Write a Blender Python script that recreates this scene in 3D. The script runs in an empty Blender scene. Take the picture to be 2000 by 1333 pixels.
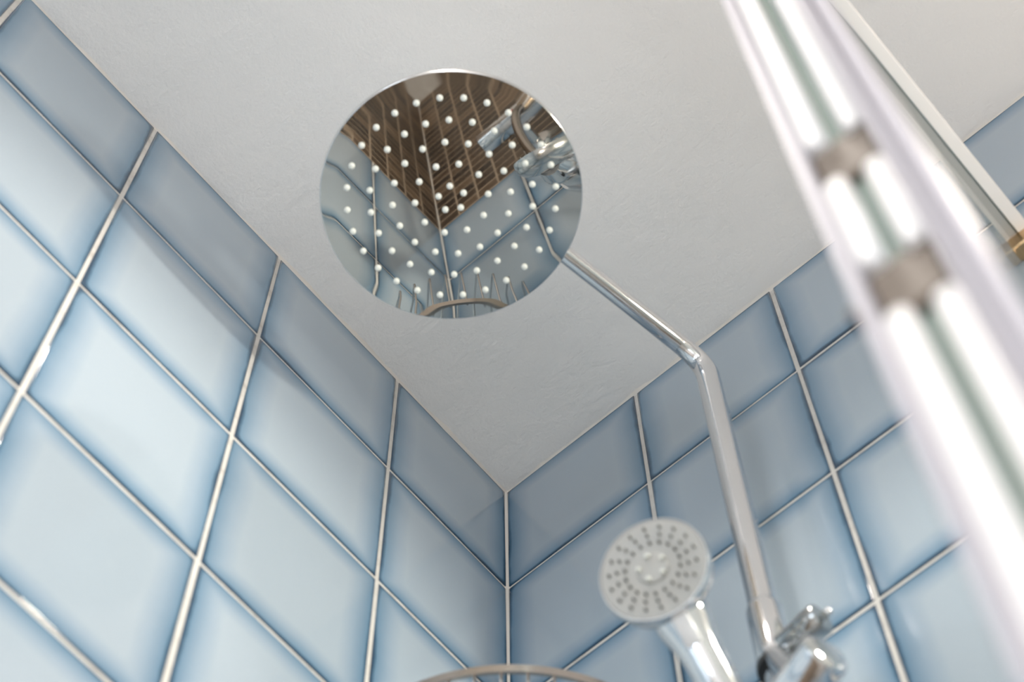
import bpy, math, random
import numpy as np
from mathutils import Vector, Matrix

random.seed(7)
rng = np.random.default_rng(7)
S = 0.2            # metres per tile width; plans below are drawn in tile widths
ZC = 11.72         # ceiling height in tile widths
scene = bpy.context.scene
COL = scene.collection

def V(x, y=None, z=None):
    if y is None: x, y, z = x
    return Vector((x*S, y*S, (z+ZC)*S))

# ------------------------------------------------------------------ camera
F_PX, YAW, PITCH, ROLL = 4059.64, -0.6868, 1.1749, -0.0224
CAMPOS = (3.588, -4.2869, -11.0262)
fw = Vector((math.sin(YAW)*math.cos(PITCH), math.cos(YAW)*math.cos(PITCH), math.sin(PITCH)))
r0 = Vector((math.cos(YAW), -math.sin(YAW), 0)); u0 = r0.cross(fw)
rt = math.cos(ROLL)*r0 + math.sin(ROLL)*u0
up = -math.sin(ROLL)*r0 + math.cos(ROLL)*u0
cam_d = bpy.data.cameras.new('camera'); cam = bpy.data.objects.new('camera', cam_d)
COL.objects.link(cam); scene.camera = cam
cam_d.sensor_fit = 'HORIZONTAL'; cam_d.sensor_width = 36.0; cam_d.lens = F_PX*36/2000
cam.matrix_world = Matrix(((rt.x, up.x, -fw.x, 0), (rt.y, up.y, -fw.y, 0), (rt.z, up.z, -fw.z, 0), (0, 0, 0, 1)))
cam.location = V(CAMPOS)
cam_d.clip_start = 0.01
cam_d.dof.use_dof = True; cam_d.dof.focus_distance = 2.40; cam_d.dof.aperture_fstop = 5.6

# ------------------------------------------------------------------ world, light, exposure
w = bpy.data.worlds.new('world'); scene.world = w; w.use_nodes = True
bg = w.node_tree.nodes['Background']; bg.inputs[0].default_value = (0.75, 0.85, 1, 1); bg.inputs[1].default_value = 0.6
vs = scene.view_settings
vs.view_transform = 'Standard'; vs.look = 'None'; vs.gamma = 1.0; vs.use_curve_mapping = False
vs.exposure = 0.10
XR, YB = 6.2, -15.0      # extent of the bathroom
WIN = (-8.6, -3.7, -11.3, -6.6)      # unseen window opening, added for light, in the wall at x = XR: y0 y1 z0 z1
def area(name, loc, target, sx, sy, power, col):
    d = bpy.data.lights.new(name, 'AREA'); d.shape = 'RECTANGLE'; d.size = sx; d.size_y = sy
    d.energy = power; d.color = col
    o = bpy.data.objects.new(name, d); COL.objects.link(o); o.location = loc
    o.rotation_euler = (target-loc).to_track_quat('-Z', 'Y').to_euler()
    return o
wc = V(XR+0.35, (WIN[0]+WIN[1])/2, (WIN[2]+WIN[3])/2)
area('window_fill', wc, wc+Vector((-1, 0, 0)), (WIN[3]-WIN[2])*S*0.98, (WIN[1]-WIN[0])*S*0.98, 9.0, (0.86, 0.93, 1.0))  # side fill light in an added window, set low to brighten the lower tiles
WIN2 = (1.5, 5.5, -8.5, -4.0)        # second unseen window, added as fill, in the wall at y = YB: x0 x1 z0 z1
wc2 = V((WIN2[0]+WIN2[1])/2, YB-0.35, (WIN2[2]+WIN2[3])/2)
area('back_window_fill', wc2, wc2+Vector((0, 1, 0)), (WIN2[1]-WIN2[0])*S*0.98, (WIN2[3]-WIN2[2])*S*0.98, 15.0, (0.78, 0.89, 1.0))  # added fill light to even out the ceiling and right wall

# ------------------------------------------------------------------ materials
def nmat(name):
    m = bpy.data.materials.new(name); m.use_nodes = True
    nt = m.node_tree; b = nt.nodes['Principled BSDF']
    return m, nt, b
def link(nt, a, b): nt.links.new(a, b)
def node(nt, t, **k):
    n = nt.nodes.new(t)
    for a, v in k.items(): setattr(n, a, v)
    return n
def math_n(nt, op, a, b=None, c=None):
    n = node(nt, 'ShaderNodeMath', operation=op)
    for i, v in enumerate((a, b, c)):
        if v is None: continue
        if isinstance(v, (int, float)): n.inputs[i].default_value = v
        else: link(nt, v, n.inputs[i])
    return n.outputs[0]
def ramp(nt, fac, stops):
    r = node(nt, 'ShaderNodeValToRGB'); e = r.color_ramp.elements
    while len(e) > 1: e.remove(e[-1])
    e[0].position = stops[0][0]; e[0].color = (*stops[0][1], 1)
    for p, c in stops[1:]:
        q = e.new(p); q.color = (*c, 1)
    link(nt, fac, r.inputs[0]); return r.outputs[0]
def noise(nt, vec, scale, detail=2.0, rough=0.5):
    n = node(nt, 'ShaderNodeTexNoise'); n.inputs['Scale'].default_value = scale
    n.inputs['Detail'].default_value = detail; n.inputs['Roughness'].default_value = rough
    if vec is not None: link(nt, vec, n.inputs['Vector'])
    return n.outputs['Fac']
def bump(nt, b, height, strength, dist):
    n = node(nt, 'ShaderNodeBump'); n.inputs['Strength'].default_value = strength; n.inputs['Distance'].default_value = dist
    link(nt, height, n.inputs['Height']); link(nt, n.outputs[0], b.inputs['Normal']); return n
def plain(name, col, rough=0.5, metal=0.0, spec=0.5):
    m, nt, b = nmat(name)
    b.inputs['Base Color'].default_value = (*col, 1); b.inputs['Roughness'].default_value = rough
    b.inputs['Metallic'].default_value = metal; b.inputs['Specular IOR Level'].default_value = spec
    # faint wear in the finish so that no surface is perfectly uniform
    tc = node(nt, 'ShaderNodeTexCoord')
    f = noise(nt, tc.outputs['Object'], 60.0, 3)
    r = math_n(nt, 'MULTIPLY_ADD', f, 0.04, max(rough-0.02, 0.0)); link(nt, r, b.inputs['Roughness'])
    return m

TH = 1.195; H0 = 1.151; CL = 0.965; CR = 0.9926; GR = 0.027
TW = 1.0
def tile_material():
    m, nt, b = nmat('blue_glazed_tile')
    tc = node(nt, 'ShaderNodeTexCoord'); oi = node(nt, 'ShaderNodeObjectInfo')
    sep = node(nt, 'ShaderNodeSeparateXYZ'); link(nt, tc.outputs['Object'], sep.inputs[0])
    # warp the edge a little so that the glaze pools unevenly
    off = node(nt, 'ShaderNodeVectorMath', operation='MULTIPLY_ADD')
    cmb = node(nt, 'ShaderNodeCombineXYZ')
    for i, k in enumerate((7.0, 13.0, 19.0)): link(nt, math_n(nt, 'MULTIPLY', oi.outputs['Random'], k), cmb.inputs[i])
    link(nt, tc.outputs['Object'], off.inputs[0]); off.inputs[1].default_value = (1, 1, 1); link(nt, cmb.outputs[0], off.inputs[2])
    vec = off.outputs[0]
    wob = noise(nt, vec, 9.0, 2)
    cloud = noise(nt, vec, 7.0, 4, 0.55)
    dx = math_n(nt, 'SUBTRACT', (TW-GR)/2*S, math_n(nt, 'ABSOLUTE', sep.outputs[0]))
    dy = math_n(nt, 'SUBTRACT', (TH-GR)/2*S, math_n(nt, 'ABSOLUTE', sep.outputs[1]))
    d = math_n(nt, 'SMOOTH_MIN', dx, dy, 0.012)
    d = math_n(nt, 'ADD', d, math_n(nt, 'MULTIPLY', math_n(nt, 'SUBTRACT', wob, 0.5), 0.0045))
    f = math_n(nt, 'DIVIDE', d, 0.036)
    f = math_n(nt, 'ADD', f, math_n(nt, 'MULTIPLY', math_n(nt, 'SUBTRACT', cloud, 0.5), 0.34))
    c = ramp(nt, f, [(0.0, (0.016, 0.045, 0.085)), (0.05, (0.040, 0.10, 0.165)), (0.13, (0.14, 0.235, 0.33)),
                     (0.28, (0.195, 0.285, 0.375)), (0.55, (0.28, 0.36, 0.44)), (1.0, (0.375, 0.435, 0.49))])
    hsv = node(nt, 'ShaderNodeHueSaturation'); link(nt, c, hsv.inputs['Color'])
    link(nt, math_n(nt, 'MULTIPLY_ADD', oi.outputs['Random'], 0.12, 0.94), hsv.inputs['Value'])
    link(nt, hsv.outputs[0], b.inputs['Base Color'])
    b.inputs['Roughness'].default_value = 0.10; b.inputs['Specular IOR Level'].default_value = 0.5
    b.inputs['IOR'].default_value = 1.5
    bump(nt, b, noise(nt, vec, 9.0, 1), 0.25, 0.0012)
    return m
M_TILE = tile_material()

def grout_material():
    m, nt, b = nmat('cement_grout')
    tc = node(nt, 'ShaderNodeTexCoord')
    f = noise(nt, tc.outputs['Object'], 45.0, 5, 0.6)
    c = ramp(nt, f, [(0.22, (0.42, 0.38, 0.34)), (0.45, (0.60, 0.57, 0.53)), (0.75, (0.67, 0.64, 0.60))])
    link(nt, c, b.inputs['Base Color']); b.inputs['Roughness'].default_value = 0.9
    bump(nt, b, noise(nt, tc.outputs['Object'], 350.0, 4), 0.6, 0.001)
    return m
M_GROUT = grout_material()

def mosaic_material(island):
    m, nt, b = nmat('brown_wood_mosaic_tile' + ('_joined' if island else ''))
    tc = node(nt, 'ShaderNodeTexCoord')
    if island: rnd = node(nt, 'ShaderNodeNewGeometry').outputs['Random Per Island']
    else: rnd = node(nt, 'ShaderNodeObjectInfo').outputs['Random']
    mp = node(nt, 'ShaderNodeMapping'); mp.inputs['Scale'].default_value = (12, 160, 1)
    link(nt, tc.outputs['Object'], mp.inputs['Vector'])
    cb = node(nt, 'ShaderNodeCombineXYZ'); link(nt, math_n(nt, 'MULTIPLY', rnd, 31.0), cb.inputs[0]); link(nt, cb.outputs[0], mp.inputs['Location'])
    g = noise(nt, mp.outputs[0], 1.0, 3)
    base = ramp(nt, rnd, [(0.0, (0.022, 0.014, 0.009)), (0.35, (0.048, 0.030, 0.018)), (0.7, (0.080, 0.050, 0.030)), (1.0, (0.15, 0.098, 0.060))])
    mix = node(nt, 'ShaderNodeMix', data_type='RGBA', blend_type='MULTIPLY'); mix.inputs[0].default_value = 1.0
    link(nt, base, mix.inputs[6]); link(nt, ramp(nt, g, [(0.3, (0.85, 0.82, 0.8)), (0.7, (1.15, 1.12, 1.05))]), mix.inputs[7])
    link(nt, mix.outputs[2], b.inputs['Base Color']); b.inputs['Roughness'].default_value = 0.42
    return m
M_MOS = mosaic_material(False); M_MOSJ = mosaic_material(True)
M_MGROUT = plain('tan_mosaic_grout', (0.38, 0.285, 0.20), 0.9)

def plaster(name, col, b1=0.5):
    m, nt, b = nmat(name)
    tc = node(nt, 'ShaderNodeTexCoord'); o = tc.outputs['Object']
    f = noise(nt, o, 3.0, 3)
    c = ramp(nt, f, [(0.3, tuple(x*0.97 for x in col)), (0.7, col)])
    link(nt, c, b.inputs['Base Color']); b.inputs['Roughness'].default_value = 0.75
    h = math_n(nt, 'ADD', math_n(nt, 'MULTIPLY', noise(nt, o, 260.0, 3), 0.25), math_n(nt, 'MULTIPLY', noise(nt, o, 22.0, 4, 0.6), 1.0))
    mp = node(nt, 'ShaderNodeMapping'); mp.inputs['Scale'].default_value = (14, 60, 1); mp.inputs['Rotation'].default_value = (0, 0, 0.6)
    link(nt, o, mp.inputs['Vector'])
    h = math_n(nt, 'ADD', h, math_n(nt, 'MULTIPLY', noise(nt, mp.outputs[0], 1.0, 5, 0.65), 0.5))
    bump(nt, b, h, b1, 0.004)
    return m
M_CEIL = plaster('white_ceiling_plaster', (0.88, 0.86, 0.835), 0.5)
M_WALL = plaster('white_wall_paint', (0.78, 0.77, 0.75), 0.2)
M_CAULK = plain('white_caulk', (0.68, 0.64, 0.59), 0.7)
def stone_floor():
    m, nt, b = nmat('greige_stone_floor')
    tc = node(nt, 'ShaderNodeTexCoord'); f = noise(nt, tc.outputs['Object'], 30.0, 6, 0.6)
    link(nt, ramp(nt, f, [(0.3, (0.40, 0.375, 0.35)), (0.7, (0.50, 0.475, 0.45))]), b.inputs['Base Color'])
    b.inputs['Roughness'].default_value = 0.5; return m
M_FLOOR = stone_floor()
M_CHROME = plain('polished_chrome', (0.80, 0.80, 0.81), 0.07, 1.0)
M_CHROME2 = plain('satin_chrome', (0.74, 0.73, 0.72), 0.16, 1.0)
M_MIRROR = plain('mirror_polished_steel', (0.66, 0.645, 0.60), 0.02, 1.0)
M_RIMC = plain('bronze_toned_steel', (0.52, 0.46, 0.41), 0.2, 1.0)
M_SIL = plain('white_silicone', (0.84, 0.84, 0.77), 0.45)
M_FACE = plain('satin_grey_spray_plate', (0.50, 0.485, 0.455), 0.38, 0.0)
M_PEG = plain('grey_rubber', (0.16, 0.155, 0.14), 0.5)
M_BLACK = plain('black_rubber', (0.015, 0.015, 0.016), 0.5)
M_ALU = plain('white_coated_aluminium', (0.86, 0.84, 0.83), 0.22)
M_SEAL = plain('frosted_lilac_profile', (0.44, 0.42, 0.46), 0.3)
M_BRONZE = plain('aged_bronze', (0.060, 0.038, 0.022), 0.5, 0.1)
M_BRASS = plain('brass_fitting', (0.60, 0.42, 0.24), 0.3, 1.0)
M_RED = plain('red_plastic', (0.35, 0.03, 0.02), 0.4)
def glass_material():
    m, nt, b = nmat('clear_shower_glass'); nt.nodes.remove(b)
    out = nt.nodes['Material Output']
    t = node(nt, 'ShaderNodeBsdfTransparent'); t.inputs[0].default_value = (0.95, 0.975, 0.965, 1)
    g = node(nt, 'ShaderNodeBsdfGlossy'); g.inputs['Roughness'].default_value = 0.02
    lw = node(nt, 'ShaderNodeLayerWeight'); lw.inputs[0].default_value = 0.5
    fac = math_n(nt, 'MULTIPLY_ADD', math_n(nt, 'POWER', lw.outputs['Facing'], 5.0), 0.55, 0.03)
    mx = node(nt, 'ShaderNodeMixShader'); link(nt, fac, mx.inputs[0]); link(nt, t.outputs[0], mx.inputs[1]); link(nt, g.outputs[0], mx.inputs[2])
    link(nt, mx.outputs[0], out.inputs[0]); return m
M_GLASS = glass_material()
M_GREEN = plain('green_glass_edge', (0.24, 0.295, 0.265), 0.15)
M_RAIL = plain('gloss_white_rail', (0.93, 0.91, 0.89), 0.2)
def emit(name, col, s):
    m, nt, b = nmat(name); b.inputs['Base Color'].default_value = (*col, 1)
    b.inputs['Emission Color'].default_value = (*col, 1); b.inputs['Emission Strength'].default_value = s; return m

# ------------------------------------------------------------------ mesh helpers
class MB:
    def __init__(s): s.v = []; s.f = []
    def add(s, v, f):
        o = len(s.v); s.v += [tuple(p) for p in v]; s.f += [tuple(i+o for i in q) for q in f]; return s
    def build(s, name, mat, parent=None, smooth=True, angle=None):
        me = bpy.data.meshes.new(name); me.from_pydata(s.v, [], s.f); me.update()
        me.materials.append(mat)
        if smooth:
            me.polygons.foreach_set('use_smooth', [True]*len(me.polygons))
            if angle is not None: me.set_sharp_from_angle(angle=angle)
        o = bpy.data.objects.new(name, me); COL.objects.link(o); o.parent = parent
        return o
def frame(d):
    d = Vector(d).normalized(); a = Vector((0, 0, 1)) if abs(d.z) < 0.9 else Vector((1, 0, 0))
    x = a.cross(d).normalized(); return x, d.cross(x).normalized(), d
def tube(pts, rad, n=24, cap=True):
    pts = [Vector(p) for p in pts]; m = len(pts)
    if not isinstance(rad, (list, tuple)): rad = [rad]*m
    v = []; f = []; prev = None
    for i, p in enumerate(pts):
        t = (pts[min(i+1, m-1)]-pts[max(i-1, 0)]).normalized()
        if prev is None: x, y, _ = frame(t)
        else:
            x = (prev - t*prev.dot(t)).normalized(); y = t.cross(x)
        prev = x
        for k in range(n):
            a = 2*math.pi*k/n; v.append(p + (x*math.cos(a)+y*math.sin(a))*rad[i])
    for i in range(m-1):
        for k in range(n):
            f.append((i*n+k, i*n+(k+1) % n, (i+1)*n+(k+1) % n, (i+1)*n+k))
    if cap: f.append(tuple(range(n-1, -1, -1))); f.append(tuple((m-1)*n+k for k in range(n)))
    return v, f
def lathe(c, axis, prof, n=48, xdir=None, closed_ends=True):
    """prof: list of (r, h) along the axis from c"""
    c = Vector(c); x, y, z = frame(axis); v = []; f = []
    for r, h in prof:
        for k in range(n):
            a = 2*math.pi*k/n; v.append(c+z*h+(x*math.cos(a)+y*math.sin(a))*r)
    for i in range(len(prof)-1):
        for k in range(n): f.append((i*n+k, i*n+(k+1) % n, (i+1)*n+(k+1) % n, (i+1)*n+k))
    if closed_ends: f.append(tuple(range(n-1, -1, -1))); f.append(tuple((len(prof)-1)*n+k for k in range(n)))
    return v, f
def obox(c, ax, ay, az, hx, hy, hz, bev=0.0):
    """oriented box with chamfered edges"""
    c = Vector(c); ax, ay, az = (Vector(q).normalized() for q in (ax, ay, az)); bev = min(bev, hx*.45, hy*.45, hz*.45)
    if bev <= 0:
        P = [(sx*hx, sy*hy, sz*hz) for sz in (-1, 1) for sy in (-1, 1) for sx in (-1, 1)]
        F = [(0, 2, 3, 1), (4, 5, 7, 6), (0, 1, 5, 4), (2, 6, 7, 3), (0, 4, 6, 2), (1, 3, 7, 5)]
    else:
        P = []; F = []
        def idx(p): P.append(p); return len(P)-1
        c3 = {}
        for sx in (-1, 1):
            for sy in (-1, 1):
                for sz in (-1, 1):
                    c3[sx, sy, sz] = (idx((sx*hx, sy*(hy-bev), sz*(hz-bev))), idx((sx*(hx-bev), sy*hy, sz*(hz-bev))), idx((sx*(hx-bev), sy*(hy-bev), sz*hz)))
                    F.append(c3[sx, sy, sz])
        for s in (-1, 1):
            F.append(tuple(c3[s, a, b_][0] for a, b_ in ((-1, -1), (1, -1), (1, 1), (-1, 1))))
            F.append(tuple(c3[a, s, b_][1] for a, b_ in ((-1, -1), (1, -1), (1, 1), (-1, 1))))
            F.append(tuple(c3[a, b_, s][2] for a, b_ in ((-1, -1), (1, -1), (1, 1), (-1, 1))))
        for a in (-1, 1):
            for b_ in (-1, 1):
                F.append((c3[-1, a, b_][1], c3[1, a, b_][1], c3[1, a, b_][2], c3[-1, a, b_][2]))
                F.append((c3[a, -1, b_][0], c3[a, 1, b_][0], c3[a, 1, b_][2], c3[a, -1, b_][2]))
                F.append((c3[a, b_, -1][0], c3[a, b_, 1][0], c3[a, b_, 1][1], c3[a, b_, -1][1]))
    # orient outward
    out = []
    for q in F:
        p = [Vector(P[i]) for i in q]; nrm = (p[1]-p[0]).cross(p[2]-p[0]); mid = sum(p, Vector())/len(p)
        out.append(q if nrm.dot(mid) > 0 else tuple(reversed(q)))
    return [c+ax*p[0]+ay*p[1]+az*p[2] for p in P], out
X3, Y3, Z3 = Vector((1, 0, 0)), Vector((0, 1, 0)), Vector((0, 0, 1))
def abox(x0, x1, y0, y1, z0, z1, bev=0.0):
    """axis box given in tile widths"""
    a, b_ = V(x0, y0, z0), V(x1, y1, z1); c = (a+b_)/2; h = (b_-a)/2
    return obox(c, X3, Y3, Z3, abs(h.x), abs(h.y), abs(h.z), bev)
def empty(name, loc, label, cat, group=None):
    o = bpy.data.objects.new(name, None); COL.objects.link(o); o.location = loc; o.empty_display_size = 0.05
    o['label'] = label; o['category'] = cat
    if group: o['group'] = group
    return o
def part(mb, name, mat, parent, smooth=True, angle=0.7, label=None):
    o = mb.build(name, mat, None, smooth, angle)
    o.data.transform(Matrix.Translation(-parent.location)); o.parent = parent
    if label: o['label'] = label
    return o
def struct(mb, name, mat, label=None, cat=None, smooth=False):
    o = mb.build(name, mat, None, smooth, 0.7 if smooth else None); o['kind'] = 'structure'
    if label: o['label'] = label
    if cat: o['category'] = cat
    return o

# ------------------------------------------------------------------ the room
ZF = -ZC
wall_left = struct(MB().add(*abox(-0.5, 0, YB, 0.5, ZF, 0.0)), 'wall_left', M_GROUT, 'blue tiled shower wall left of the corner with brown mosaic below', 'wall')
wall_right = struct(MB().add(*abox(0, XR+0.5, 0, 0.5, ZF, 0.0)), 'wall_right', M_GROUT, 'blue tiled shower wall right of the corner carrying the riser pipe', 'wall')
ceiling = struct(MB().add(*abox(-0.5, XR+0.5, YB-0.5, 0.5, 0.0, 0.4)), 'ceiling', M_CEIL, 'off white roughly plastered ceiling above the shower', 'ceiling')
floor = struct(MB().add(*abox(-0.5, XR+0.5, YB-0.5, 0.5, ZF-0.4, ZF)), 'floor', M_FLOOR, 'greige stone floor mirrored in the rain shower head', 'floor')
m = MB(); x0, x1, z0, z1 = WIN2
m.add(*abox(-0.5, x0, YB-0.5, YB, ZF, 0)); m.add(*abox(x1, XR+0.5, YB-0.5, YB, ZF, 0))
m.add(*abox(x0, x1, YB-0.5, YB, ZF, z0)); m.add(*abox(x0, x1, YB-0.5, YB, z1, 0))
wall_back = struct(m, 'wall_back', M_WALL, 'plain white bathroom wall behind the viewer', 'wall')
m = MB(); y0, y1, z0, z1 = WIN
m.add(*abox(XR, XR+0.5, YB, y0, ZF, 0)); m.add(*abox(XR, XR+0.5, y1, 0, ZF, 0))
m.add(*abox(XR, XR+0.5, y0, y1, ZF, z0)); m.add(*abox(XR, XR+0.5, y0, y1, z1, 0))
wall_far = struct(m, 'wall_window_side', M_WALL, 'white bathroom wall with the added window opposite the left shower wall', 'wall')
m = MB()
for a in (abox(XR, XR+.12, y0, y1, z0, z0+.2), abox(XR, XR+.12, y0, y1, z1-.2, z1), abox(XR, XR+.12, y0, y0+.2, z0+.2, z1-.2), abox(XR, XR+.12, y1-.2, y1, z0+.2, z1-.2), abox(XR, XR+.12, (y0+y1)/2-.06, (y0+y1)/2+.06, z0+.2, z1-.2)): m.add(*a)
fill_window_1 = struct(m, 'fill_window_1', M_ALU, 'added white window frame, out of view, around the side fill light', 'window')

m = MB(); x0, x1, z0, z1 = WIN2
for a in (abox(x0, x1, YB-.12, YB, z0, z0+.2), abox(x0, x1, YB-.12, YB, z1-.2, z1), abox(x0, x0+.2, YB-.12, YB, z0+.2, z1-.2), abox(x1-.2, x1, YB-.12, YB, z0+.2, z1-.2)): m.add(*a)
fill_window_2 = struct(m, 'fill_window_2', M_ALU, 'added large white window frame behind the viewer around the back fill light', 'window')
def tile_mesh(name, tw, th, t, mat):
    """glazed tile: flat face, soft rolled edge, sides; local x along the row, y up, z out"""
    hx, hy = tw/2, th/2; rings = [(0.0, 0.0), (0.0, t*0.55), (0.0008, t*0.88), (0.0024, t)]
    v = []; f = []
    for ins, z in rings:
        v += [(-hx+ins, -hy+ins, z), (hx-ins, -hy+ins, z), (hx-ins, hy-ins, z), (-hx+ins, hy-ins, z)]
    for i in range(len(rings)-1):
        for k in range(4): f.append((i*4+k, i*4+(k+1) % 4, (i+1)*4+(k+1) % 4, (i+1)*4+k))
    o = (len(rings)-1)*4; f.append((o, o+1, o+2, o+3))
    me = bpy.data.meshes.new(name); me.from_pydata(v, [], f); me.update(); me.materials.append(mat)
    me.polygons.foreach_set('use_smooth', [True]*len(me.polygons)); me.set_sharp_from_angle(angle=0.5)
    return me
ML = Matrix(((0, 0, 1, 0), (-1, 0, 0, 0), (0, -1, 0, 0), (0, 0, 0, 1)))
def basis_left():    # local x -> -y, local y -> z, local z -> +x   (mirrored pair keeps right handedness: x -> y)
    return Matrix(((0, 0, 1), (1, 0, 0), (0, 1, 0)))
def basis_right():   # local x -> x, y -> z, z -> -y
    return Matrix(((1, 0, 0), (0, 0, -1), (0, 1, 0)))
TILE = tile_mesh('tile', (TW-GR)*S, (TH-GR)*S, 0.0011, M_TILE)
def put(me, name, wall, side, a, z, sx=1.0, sz=1.0, tilt=0.0016):
    """a: distance from the corner to the piece's middle, z: its middle height, in tile widths"""
    o = bpy.data.objects.new(name, me); COL.objects.link(o); o.parent = wall
    B = basis_left() if side == 'l' else basis_right()
    t = Matrix.Rotation(random.uniform(-tilt, tilt), 3, 'X') @ Matrix.Rotation(random.uniform(-tilt, tilt), 3, 'Y') @ Matrix.Rotation(random.uniform(-tilt, tilt)*.8, 3, 'Z')
    Mx = (B @ t @ Matrix.Diagonal((sx, sz, 1))).to_4x4()
    p = V(0, -a, z) if side == 'l' else V(a, 0, z)
    Mx.translation = p + Vector([random.uniform(-.0006, .0006) if i != (0 if side == 'l' else 1) else 0.0 for i in range(3)])
    o.matrix_world = Mx
    return o
ZB = -(H0+5*TH)      # where the blue tile stops and the brown mosaic begins
for side, wall, c0, ext in (('l', wall_left, CL, 15), ('r', wall_right, CR, 8)):
    edges = [0.0] + [c0+i for i in range(0, ext)]
    for i in range(len(edges)-1):
        a0, a1 = edges[i], min(edges[i+1], 15.0 if side == 'l' else XR)
        for j in range(6):
            zt = 0.0 if j == 0 else -(H0+(j-1)*TH); zb = -(H0+j*TH)
            g0 = 0.012 if i == 0 else GR/2; gt = 0.008 if j == 0 else GR/2
            A0, A1, T, Bz = a0+g0, a1-GR/2, zt-gt, zb+GR/2
            if A1-A0 < 0.2: continue
            put(TILE, 'tile', wall, side, (A0+A1)/2, (T+Bz)/2, (A1-A0)/(TW-GR), (T-Bz)/(TH-GR))
# brown mosaic below: 5 x 3 cm pieces in straight columns
MW, MG = 0.25, 0.018
MROWS = 25; MH = (ZB-ZF)/MROWS
MOS = tile_mesh('mosaic_tile', (MW-MG)*S, (MH-MG)*S, 0.0015, M_MOS)
for side, wall, ncol, ext in (('l', wall_left, 11, 60), ('r', wall_right, 11, 24)):
    jb = MB()
    for i in range(ext):
        for j in range(MROWS):
            zc = ZB-(j+.5)*MH; a = (i+.5)*MW + (0.0 if side == 'r' else -0.0)
            if i < ncol:
                put(MOS, 'mosaic_tile', wall, side, a if i else a+.005, zc, tilt=0.004)
            else:
                B = basis_left() if side == 'l' else basis_right(); p = V(0, -a, zc) if side == 'l' else V(a, 0, zc)
                jb.add([p + B @ v.co for v in MOS.vertices], [tuple(q.vertices) for q in MOS.polygons])
    o = jb.build('mosaic_tiles', M_MOSJ, wall, False); o['kind'] = 'stuff'
    # grout bed under the mosaic
    g = MB().add(*(abox(0, 0.0055, YB, 0, ZF, ZB) if side == 'l' else abox(0, XR, -0.0055, 0, ZF, ZB))).build('mosaic_grout', M_MGROUT, wall, False)

# caulk in the corner and the ragged plaster line along the ceiling
def bead(name, p0, p1, dirs, size, jit, n=120):
    v = []; f = []
    d = (p1-p0); a, b_ = dirs
    prof = [(0, 0), (1, 0), (0.62, 0.30), (0.30, 0.62), (0, 1)]
    walk = np.convolve(rng.normal(size=n+14), np.hanning(15), 'valid')[:n]; walk = walk/walk.std()
    for i in range(n):
        p = p0+d*(i/(n-1)); s = size*max(0.35, 1+jit*(0.35*rng.normal()+1.5*walk[i]))
        for k, (q, w_) in enumerate(prof): v.append(p+a*(q*s)+b_*(w_*s))
    k5 = len(prof)
    for i in range(n-1):
        for k in range(k5): f.append((i*k5+k, i*k5+(k+1) % k5, (i+1)*k5+(k+1) % k5, (i+1)*k5+k))
    f.append(tuple(range(k5))); f.append(tuple((n-1)*k5+k for k in range(k5-1, -1, -1)))
    mb = MB().add(v, f); return struct(mb, name, M_CAULK, None, None, True)
o = bead('trim_1', V(0, 0, ZF), V(0, 0, 0), (X3, -Y3), 0.0038, 0.06, 200); o['label'] = 'thin white caulk line down the shower corner'; o['category'] = 'trim'
o = bead('trim_2', V(0, YB, 0), V(0, 0, 0), (X3, -Z3), 0.0030, 0.22, 500); o['label'] = 'ragged plaster line where left tiles meet the ceiling'; o['category'] = 'trim'
o = bead('trim_3', V(0, 0, 0), V(XR, 0, 0), (-Y3, -Z3), 0.0030, 0.22, 320); o['label'] = 'ragged plaster line where right tiles meet the ceiling'; o['category'] = 'trim'

# ------------------------------------------------------------------ rain shower head
HC = V(1.351, -1.9898, -1.6); HN = Vector((-0.0254, -0.0397, 1.0)).normalized()
R_H = 0.6285
head = empty('rain_shower_head', HC, 'large round mirror-polished rain shower head under the ceiling', 'shower head')
e1 = (r0 - HN*r0.dot(HN)).normalized(); e2 = HN.cross(e1)
K0, R1, KE = 0.0358, 0.90*R_H, -0.12
def face_z(r):
    if r <= R1: return K0*r*r/2
    d = r-R1; return K0*R1*R1/2 + K0*R1*d + KE*d*d/2
def disc(profile, n):
    v = []; f = []
    for r, z in profile:
        for k in range(n):
            a = 2*math.pi*k/n; v.append(HC + (e1*math.cos(a)+e2*math.sin(a))*(r*S) + HN*(z*S))
    return v, f
n = 160
prof = [(R_H*0.993*i/60, face_z(R_H*0.993*i/60)) for i in range(1, 61)]
zl = prof[-1][1]
v = [HC.copy()]; 
vv, _ = disc(prof, n); v += vv
f = [(0, 1+(k+1) % n, 1+k) for k in range(n)]
for i in range(len(prof)-1):
    for k in range(n): f.append((1+i*n+k, 1+i*n+(k+1) % n, 1+(i+1)*n+(k+1) % n, 1+(i+1)*n+k))
f = [tuple(reversed(q)) if i >= 0 else q for i, q in enumerate(f)]
# make the plate face down
def orient(v, f, d):
    out = []
    for q in f:
        nrm = (v[q[1]]-v[q[0]]).cross(v[q[2]]-v[q[0]]); out.append(q if nrm.dot(d) > 0 else tuple(reversed(q)))
    return out
f = orient(v, f, -HN)
part(MB().add(v, f), 'spray_plate', M_MIRROR, head, True, None, 'mirror-polished steel spray face reflecting the shower')
rim = [(0.993, zl), (0.9965, zl+0.001), (0.999, zl+0.004), (1.0, zl+0.009), (1.0, zl+0.028), (0.995, zl+0.036), (0.97, zl+0.040), (0.6, zl+0.052), (0.25, zl+0.070), (0.14, zl+0.085)]
vv, _ = disc([(r*R_H, z) for r, z in rim], n); f = []
for i in range(len(rim)-1):
    for k in range(n): f.append((i*n+k, i*n+(k+1) % n, (i+1)*n+(k+1) % n, (i+1)*n+k))
f.append(tuple((len(rim)-1)*n+k for k in range(n)))
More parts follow.
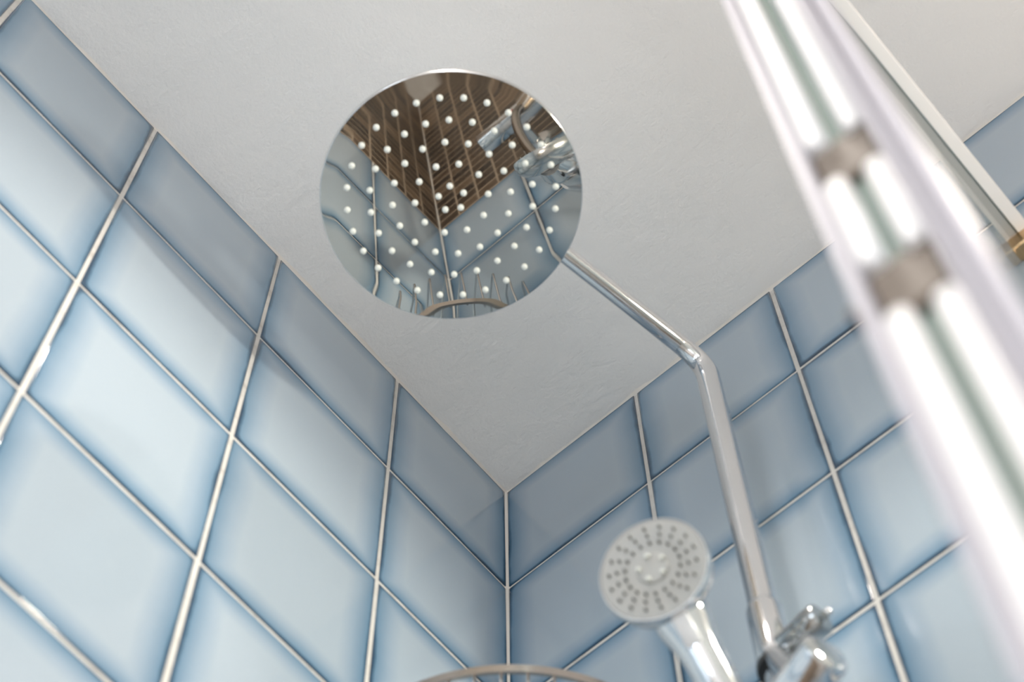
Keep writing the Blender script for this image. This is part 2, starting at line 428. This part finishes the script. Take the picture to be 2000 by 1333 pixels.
part(MB().add(vv, f), 'back_shell', M_CHROME2, head, True, 0.8)
PXU = R_H/257.0
nz = None
def nozzle_mesh():
    pr = [(0.0155, -0.004), (0.0155, 0.006), (0.0125, 0.015), (0.007, 0.019)]; k8 = 12; v = []; f = []
    for r, h in pr:
        for k in range(k8):
            a = 2*math.pi*k/k8; v.append((r*S*math.cos(a), r*S*math.sin(a), -h*S))
    for i in range(len(pr)-1):
        for k in range(k8): f.append((i*k8+(k+1) % k8, i*k8+k, (i+1)*k8+k, (i+1)*k8+(k+1) % k8))
    f.append(tuple(range((len(pr)-1)*k8+k8-1, (len(pr)-1)*k8-1, -1))[::-1][::-1])
    me = bpy.data.meshes.new('nozzle'); me.from_pydata(v, [], f); me.update(); me.materials.append(M_SIL)
    me.polygons.foreach_set('use_smooth', [True]*len(me.polygons)); return me
NOZ = nozzle_mesh()
HROT = Matrix((e1, e2, HN)).transposed().to_4x4()
for cnt, rpx, ph in ((5, 26, 48), (10, 72, 67), (16, 116, 85.5), (22, 160, 90), (28, 205, 85.5)):
    for k in range(cnt):
        a = math.radians(ph+360*k/cnt); r = rpx*PXU
        o = bpy.data.objects.new('nozzle', NOZ); COL.objects.link(o); o.parent = head
        mx = HROT.copy(); mx.translation = (e1*math.cos(a)+e2*math.sin(a))*(r*S) + HN*(face_z(r)*S)
        o.matrix_local = mx
EL = V(1.664, -0.38, -1.247)                       # elbow of the riser
ARM_END = V(1.351, -1.9898, -1.247+0.14)
top = HC + HN*((zl+0.085)*S)
part(MB().add(*tube([top-HN*0.002, top+HN*0.012], 0.017, 32)).add(*tube([top+HN*0.010, ARM_END-HN*0.012], 0.0105, 32)), 'swivel_neck', M_CHROME, head)

# ------------------------------------------------------------------ shower column
RX, RY = 1.664, -0.38
col = empty('shower_column', V(RX, RY, -7.0), 'chrome riser pipe with bent arm mounted on the right tiled wall', 'shower pipe')
RR, RA = 0.0610*S, 0.0455*S
ad = (ARM_END-EL).normalized(); zd = Vector((0, 0, -1))
bend = 0.035; pts = []; rad = []
a_in = EL+zd*bend; b_out = EL+ad*bend
pts = [V(RX, RY, -6.95), V(RX, RY, -4.0), a_in+zd*0.03]; rad = [RR]*3
for i in range(13):
    t = i/12; p = a_in*(1-t)**2 + EL*2*t*(1-t) + b_out*t*t
    pts.append(p); rad.append(RR*(1-t)+RA*1.10*t)
part(MB().add(*tube(pts, rad, 40)), 'riser', M_CHROME, col)
pts = [b_out-ad*0.002, b_out+ad*0.05, ARM_END-ad*0.02, ARM_END+ad*0.012]
part(MB().add(*tube(pts, [RA*1.10, RA*1.06, RA*0.96, RA*0.96], 40)), 'arm', M_CHROME, col)
wb = V(RX, RY, -2.0)
# wall bracket low on the riser
wb = V(RX, RY, -5.9)
part(MB().add(*tube([wb, V(RX, -0.02, -5.9)], 0.010, 24)).add(*tube([V(RX, -0.06, -5.9), V(RX, -0.012, -5.9)], 0.026, 32)).add(*tube([V(RX, RY, -5.82), V(RX, RY, -5.98)], RR*1.25, 32)), 'wall_bracket', M_CHROME, col)

def ray_at(u, v_, y):
    """world point on the plane at distance -y from the right wall that the camera sees at a photo position"""
    c = Vector(CAMPOS); d = fw + rt*((u-1000)/F_PX) - up*((v_-666.5)/F_PX)
    t = (y-c.y)/d.y; q = c+d*t; return V(q.x, q.y, q.z)
# slider with holder for the hand shower
sl = part(MB().add(*lathe(V(RX, RY, -4.17), (0, 0, 1), [(RR*1.02, 0), (0.0148, 0.0), (0.0154, 0.003), (0.0154, 0.078), (0.0150, 0.082), (RR*1.02, 0.088)], 40)), 'slider_sleeve', M_CHROME, col)
part(MB().add(*lathe(V(RX, RY, -4.21), (0, 0, 1), [(RR*1.0, 0), (0.0165, 0.0), (0.0168, 0.004), (0.0165, 0.008), (RR*1.0, 0.008)], 40)), 'rubber_ring', M_BLACK, col, label='black rubber ring below the slider')
k0 = V(RX+0.03, RY, -4.10); kd = (X3*0.97+Z3*-0.05+Y3*-0.12).normalized()
M_GUN = plain('dark_chrome', (0.42, 0.43, 0.43), 0.12, 1.0)
kn = part(MB().add(*lathe(k0, kd, [(0.0118, 0), (0.0126, 0.002), (0.0126, 0.022), (0.0112, 0.0225), (0.0112, 0.0245), (0.0132, 0.025), (0.0136, 0.027), (0.0136, 0.041), (0.0122, 0.0435), (0.005, 0.0435)], 32)), 'clamp_knob', M_GUN, col)
nb = MB().add(*lathe(k0+kd*0.045, kd, [(0.0035, 0), (0.0035, 0.006), (0.0022, 0.008)], 20)); o = nb.build('knob_tip', M_CHROME2, None); o.data.transform(Matrix.Translation(-col.location)); o.parent = kn
hs_c = ray_at(1276, 1112, -1.0)                     # middle of the hand shower's face
toc = -(hs_c - cam.location).normalized()
n_hs = (0.79*toc + 0.61*(-0.60*rt + 0.80*up)).normalized()
hd = (0.52*rt - 0.85*up); hd = (hd - n_hs*hd.dot(n_hs)).normalized(); hd = (hd*0.985 - n_hs*0.17).normalized()
bar_a = ray_at(1616, 1274, -0.62)
hold_p = hs_c - n_hs*0.012 + hd*0.155
bd = (hold_p-bar_a).normalized(); bl = (hold_p-bar_a).length
part(MB().add(*lathe(bar_a, bd, [(0.012, -0.001), (0.0165, 0.0), (0.0186, 0.0015), (0.0192, 0.004), (0.0192, bl*0.55), (0.017, bl*0.75), (0.016, bl)], 48)), 'holder_barrel', M_CHROME, col)
part(MB().add(*tube([V(RX, RY, -4.1), bar_a+bd*bl*0.35], 0.0115, 28)), 'holder_neck', M_CHROME, col)
cupd = hd
part(MB().add(*lathe(hold_p-cupd*0.018, cupd, [(0.0155, 0), (0.0195, 0.0), (0.0185, 0.036), (0.0145, 0.036), (0.0155, 0.0)], 36, closed_ends=False)), 'holder_cup', M_CHROME, col)

# ------------------------------------------------------------------ hand shower
RHS = 0.222*S
hs = empty('hand_shower', hs_c, 'round chrome hand shower with grey spray face hanging beside the riser', 'hand shower')
x1, y1_, z1_ = frame(n_hs)
part(MB().add(*lathe(hs_c, n_hs, [(RHS*0.952, -0.004), (RHS*0.952, -0.0005), (RHS*0.94, 0.0005), (RHS*0.55, 0.0012), (RHS*0.50, 0.0004), (RHS*0.30, 0.0004), (RHS*0.27, 0.0022), (RHS*0.1, 0.0026), (0.0004, 0.0027)], 64)), 'spray_face', M_FACE, hs, label='satin grey spray face')
part(MB().add(*lathe(hs_c, n_hs, [(RHS*0.94, -0.003), (RHS*0.955, 0.0006), (RHS*0.98, 0.0006), (RHS*0.995, -0.001), (RHS*1.005, -0.006), (RHS*0.97, -0.014), (RHS*0.80, -0.022), (RHS*0.45, -0.027), (RHS*0.1, -0.028)], 64)), 'housing', M_CHROME2, hs)
hb = hs_c - n_hs*0.014
pts = []; rad = []
for t, off, r in ((0.0, -0.004, 0.018), (0.025, -0.006, 0.0215), (0.036, -0.006, 0.0225), (0.046, -0.005, 0.0210), (0.060, -0.003, 0.0178), (0.075, 0.0, 0.0160), (0.10, 0.001, 0.0155), (0.13, 0.001, 0.0153), (0.16, 0, 0.0143), (0.20, 0, 0.0125), (0.215, 0, 0.0105)):
    pts.append(hb + hd*t + n_hs*off); rad.append(r)
hn = part(MB().add(*tube(pts, rad, 36)), 'handle', M_CHROME, hs)
# pale selector button on the neck of the handle
bp = hs_c - n_hs*0.004 + hd*(RHS*1.05)
part(MB().add(*obox(bp+hd*0.010+n_hs*0.004, hd, n_hs.cross(hd), n_hs, 0.014, 0.0065, 0.003, 0.0025)), 'selector_button', M_ALU, hs, label='white selector button')
def peg_mesh(name, r, h, mat):
    me = bpy.data.meshes.new(name); v, f = lathe((0, 0, 0), (0, 0, 1), [(r, -0.001), (r, h*0.6), (r*0.75, h), (r*0.3, h)], 10)
    me.from_pydata([tuple(p) for p in v], [], f); me.update(); me.materials.append(mat)
    me.polygons.foreach_set('use_smooth', [True]*len(me.polygons)); me.set_sharp_from_angle(angle=0.8); return me
PEGW = peg_mesh('nozzle', 0.0021, 0.0032, M_SIL); PEGG = peg_mesh('nozzle', 0.0012, 0.0034, M_PEG)
HSR = Matrix((x1, y1_, z1_)).transposed().to_4x4()
def peg(me, r, a, h=0.0):
    o = bpy.data.objects.new('nozzle', me); COL.objects.link(o); o.parent = hs
    mx = HSR.copy(); mx.translation = (x1*math.cos(a)+y1_*math.sin(a))*r + n_hs*h; o.matrix_local = mx
for k in range(5): peg(PEGW, RHS*0.235, 2*math.pi*k/5+0.4, 0.0022)
for k in range(18):
    for q, rr in enumerate((0.50, 0.645, 0.79)):
        peg(PEGG, RHS*rr, 2*math.pi*(k+0.12*q)/18, 0.0006)

# ------------------------------------------------------------------ mixer and hose
MZ = -7.15
mx_o = empty('thermostat_mixer', V(RX, -0.38, MZ), 'horizontal chrome bar mixer on the brown mosaic, mirrored in the rain head', 'mixer tap')
part(MB().add(*lathe(V(0.86, -0.38, MZ), X3, [(0.018, 0), (0.0215, 0.002), (0.0220, 0.004), (0.0220, 0.055), (0.0205, 0.056), (0.0205, 0.058), (0.0220, 0.059), (0.0220, 0.265), (0.0205, 0.266), (0.0205, 0.268), (0.0220, 0.269), (0.0220, 0.320), (0.0215, 0.322), (0.018, 0.324)], 48)), 'body', M_CHROME, mx_o)
for xx in (1.27, 2.06):
    part(MB().add(*lathe(V(xx, -0.38, MZ), Y3, [(0.013, 0), (0.013, 0.06), (0.030, 0.062), (0.033, 0.066), (0.033, 0.074)], 36)), 'wall_union', M_CHROME, mx_o)
part(MB().add(*tube([V(RX, -0.38, MZ), V(RX, -0.38, -6.9)], 0.015, 32)), 'riser_nut', M_CHROME2, mx_o)
part(MB().add(*tube([V(1.32, -0.46, MZ+.07), V(1.32, -0.50, MZ+.19)], 0.006, 20)), 'stop_button', M_RED, mx_o, label='red stop button')
part(MB().add(*tube([V(1.40, -0.45, MZ+.02), V(1.40, -0.52, MZ+.30)], 0.008, 24)), 'outlet', M_BRASS, mx_o, label='brass hose outlet')
hose_pts = [V(1.40, -0.52, MZ+.30), V(1.36, -0.60, -6.5), V(1.33, -0.60, -6.0), V(1.37, -0.58, -5.4), V(1.47, -0.55, -5.1)]
he = hb + hd*0.205
tail = [he+hd*0.05, he]
ctrl = hose_pts + tail
def catmull(P, k=16):
    out = []
    P = [P[0]*2-P[1]] + P + [P[-1]*2-P[-2]]
    for i in range(1, len(P)-2):
        a, b_, c, d = P[i-1:i+3]
        for j in range(k):
            t = j/k; out.append(0.5*((2*b_)+(c-a)*t+(2*a-5*b_+4*c-d)*t*t+(3*b_-a-3*c+d)*t**3))
    out.append(P[-2]); return out
hp = catmull(ctrl, 22); hr = [0.0078*(1.0 + (0.10 if i % 2 else 0.0)) for i in range(len(hp))]
hose = MB().add(*tube(hp, hr, 18)).build('shower_hose', M_RIMC, None, True, None)
hose['label'] = 'ribbed metal hose running from the mixer up to the hand shower'; hose['category'] = 'hose'

# ------------------------------------------------------------------ corner basket
BZ = -3.49; BR = 0.955
bk = empty('corner_basket', V(0, 0, BZ-0.55), 'quarter-round chrome wire basket fixed in the tiled corner', 'basket')
def arc(r, z, a0=0.03, a1=math.pi/2-0.03, n=60):
    return [V(r*math.sin(a0+(a1-a0)*i/(n-1)), -r*math.cos(a0+(a1-a0)*i/(n-1)), z) for i in range(n)]
def band(r0_, r1_, z0_, z1_, n=72):
    v = []; f = []
    for i in range(n):
        a = 0.02+(math.pi/2-0.04)*i/(n-1)
        for r, z in ((r0_, z0_), (r1_, z0_), (r1_, z1_), (r0_, z1_)): v.append(V(r*math.sin(a), -r*math.cos(a), z))
    for i in range(n-1):
        for k in range(4): f.append((i*4+k, i*4+(k+1) % 4, (i+1)*4+(k+1) % 4, (i+1)*4+k))
    f.append((0, 1, 2, 3)); f.append(((n-1)*4+3, (n-1)*4+2, (n-1)*4+1, (n-1)*4)); return v, f
part(MB().add(*band(BR-0.016, BR, BZ-0.035, BZ+0.02)), 'rim', M_RIMC, bk, True, 0.6, 'brushed steel rim band')
NW = 13; BD = 0.55
for k in range(NW):
    a = math.pi/2*(k+0.5)/NW; r = BR-0.024
    x, y = r*math.sin(a), -r*math.cos(a)
    run = max(min(x-0.03, -y-0.03), 0.02)          # the floor part of the wire runs back along the diagonal
    q = [V(x, y, BZ+0.005), V(x, y, BZ-0.2), V(x, y, BZ-BD+0.04)]
    q += [V(x-0.012, y+0.012, BZ-BD), V(x-run*0.4, y+run*0.4, BZ-BD), V(x-run, y+run, BZ-BD)]
    part(MB().add(*tube(q, 0.0016, 8)), 'wire', M_CHROME2, bk)
for p, q in ((V(0.02, -0.03, BZ-0.01), V(BR-0.02, -0.03, BZ-0.01)), (V(0.03, -0.02, BZ-0.01), V(0.03, -BR+0.02, BZ-0.01))):
    part(MB().add(*tube([p, q], 0.0022, 10)), 'back_rail', M_CHROME2, bk)
for p, q in ((V(0.03, -0.025, BZ-0.55), V(BR-0.05, -0.025, BZ-0.55)), (V(0.025, -0.03, BZ-0.55), V(0.025, -BR+0.05, BZ-0.55)), (V(0.035, -0.035, BZ), V(0.035, -0.035, BZ-0.56))):
    part(MB().add(*tube([p, q], 0.0018, 10)), 'back_wire', M_CHROME2, bk)

# ------------------------------------------------------------------ glass screen
GX, GZ = 3.285, -1.60; GY = -2.72
gs = empty('shower_screen', V(GX, GY, ZF), 'clear glass shower screen with white edge profile and bright top rail', 'shower screen')
part(MB().add(*abox(GX-0.02, GX+0.02, GY, -0.012, ZF+0.05, GZ)), 'pane', M_GLASS, gs, False, label='clear glass pane')
part(MB().add(*abox(GX-0.070, GX-0.022, GY, -0.02, GZ-0.05, GZ+0.04, 0.001)), 'top_rail', M_RAIL, gs, label='bright white rail along the glass top')
part(MB().add(*abox(GX+0.022, GX+0.085, GY, -0.02, GZ-0.05, GZ+0.04, 0.001)), 'top_rail', M_RAIL, gs, label='bright white rail along the glass top')
part(MB().add(*abox(GX-0.021, GX+0.021, GY, -0.02, GZ+0.001, GZ+0.02)), 'glass_edge', M_GREEN, gs, label='greenish glass edge between the rails')
part(MB().add(*abox(GX-0.085, GX+0.085, -0.10, -0.012, GZ-0.16, GZ-0.02, 0.002)), 'wall_clip', M_BRASS, gs, label='brass wall clip holding the glass')
# upright edge: a pale channel whose two flanges hold bright bars, a greenish seal and bronze clamps
UY0, UY1, UT = GY-0.05, GY+0.10, GZ+0.04
part(MB().add(*abox(3.165, 3.195, UY0, UY1, ZF+0.05, UT, 0.0015)), 'flange', M_SEAL, gs, label='pale lilac outer flange')
part(MB().add(*abox(3.352, 3.376, UY0, UY1, ZF+0.05, UT, 0.0015)), 'flange', M_SEAL, gs, label='pale lilac outer flange')
part(MB().add(*abox(3.382, 3.420, UY0+0.02, UY1, ZF+0.05, UT, 0.0015)), 'flange', M_SEAL, gs, label='pale lilac outer flange')
part(MB().add(*abox(3.255, 3.290, UY0+0.05, UY1-0.02, ZF+0.05, UT, 0.0015)), 'seal', M_GREEN, gs, label='greenish clear seal strip')
CZ = (-6.66, -7.41)
segs = [(UT, CZ[0]+0.13), (CZ[0]-0.13, CZ[1]+0.13), (CZ[1]-0.13, ZF+0.05)]
for zt, zb in segs:
    part(MB().add(*abox(3.198, 3.252, UY0+0.01, UY1-0.02, zb, zt, 0.004)), 'bar', M_ALU, gs, label='bright white upright bar')
    part(MB().add(*abox(3.296, 3.348, UY0+0.01, UY1-0.02, zb-0.05, zt-0.05, 0.004)), 'bar', M_ALU, gs, label='bright white upright bar')
for zc in CZ:
    part(MB().add(*abox(3.197, 3.350, UY0+0.03, UY1-0.01, zc-0.14, zc+0.11, 0.002)), 'clamp', M_BRONZE, gs, label='dark bronze clamp')
part(MB().add(*tube([V(3.20, UY0+0.07, CZ[1]+0.06), V(3.135, UY0+0.07, CZ[1]+0.06)], 0.005, 20)), 'clamp_screw', M_BRONZE, gs, label='bronze clamp screw')

# ------------------------------------------------------------------ ceiling downlights outside the frame
SPOT_A = 20.0
SPOT_B = 86.0
M_LENS = emit('lamp_lens', (1.0, 0.93, 0.85), 6.0)
for (dx, dy, kk, lab) in ((2.35, -3.3, SPOT_A, 'round white ceiling downlight above the shower floor'), (5.0, -6.5, SPOT_B, 'round white ceiling downlight close to the added low window'), (2.8, -10.5, SPOT_B, 'round white ceiling downlight near the far end of the bathroom')):
    dl = empty('ceiling_downlight', V(dx, dy, 0), lab, 'lamp', 'ceiling downlights')
    part(MB().add(*lathe(V(dx, dy, 0), -Z3, [(0.040, 0), (0.046, 0), (0.046, 0.020), (0.044, 0.023), (0.041, 0.023), (0.040, 0.018), (0.040, 0.0)], 40, closed_ends=False)), 'ring', M_ALU, dl)
    part(MB().add(*lathe(V(dx, dy, 0), -Z3, [(0.041, 0.001), (0.041, 0.006), (0.001, 0.008)], 40)), 'lens', M_LENS, dl)
    ld = bpy.data.lights.new('downlight_beam', 'SPOT'); ld.energy = kk; ld.color = (1.0, 0.91, 0.82); ld.spot_size = math.radians(132); ld.spot_blend = 0.9; ld.shadow_soft_size = 0.03
    lo = bpy.data.objects.new('downlight_beam', ld); COL.objects.link(lo); lo.parent = dl; lo.location = (0, 0, -0.026)

# ------------------------------------------------------------------ adjustable wall spotlight beside the shower, right of the frame
LAMP_W = 37.0
lp = V(4.75, -0.80, -2.62); la = V(0.0, -2.7, -4.7); ldir = (la-lp).normalized()
lamp = empty('wall_spotlight', V(4.85, -0.012, -2.62), 'small adjustable spotlight on the tiled wall right of the glass', 'lamp')
part(MB().add(*lathe(V(4.85, -0.012, -2.62), -Y3, [(0.040, 0), (0.040, 0.010), (0.034, 0.014), (0.008, 0.014)], 36)), 'base', M_CHROME, lamp)
part(MB().add(*tube([V(4.85, -0.06, -2.62), V(4.85, -0.42, -2.62), lp-ldir*0.035], 0.006, 16)), 'stem', M_CHROME, lamp)
part(MB().add(*lathe(lp-ldir*0.055, ldir, [(0.012, 0), (0.026, 0.004), (0.032, 0.018), (0.033, 0.055), (0.031, 0.055), (0.030, 0.045), (0.012, 0.02)], 40)), 'shade', emit('glow_fill_shade', (1.0, 0.82, 0.66), 46.0), lamp)  # shade glow added to brighten the ceiling and the glass top rail
part(MB().add(*lathe(lp-ldir*0.012, ldir, [(0.029, 0), (0.029, 0.003), (0.001, 0.005)], 32)), 'lens', M_LENS, lamp)
ld = bpy.data.lights.new('spotlight_beam', 'SPOT'); ld.energy = LAMP_W; ld.color = (1.0, 0.92, 0.83); ld.spot_size = math.radians(102); ld.spot_blend = 0.8; ld.shadow_soft_size = 0.04
lo = bpy.data.objects.new('spotlight_beam', ld); COL.objects.link(lo); lo.parent = lamp
lo.location = lp+ldir*0.004-lamp.location; lo.rotation_euler = ldir.to_track_quat('-Z', 'Y').to_euler()
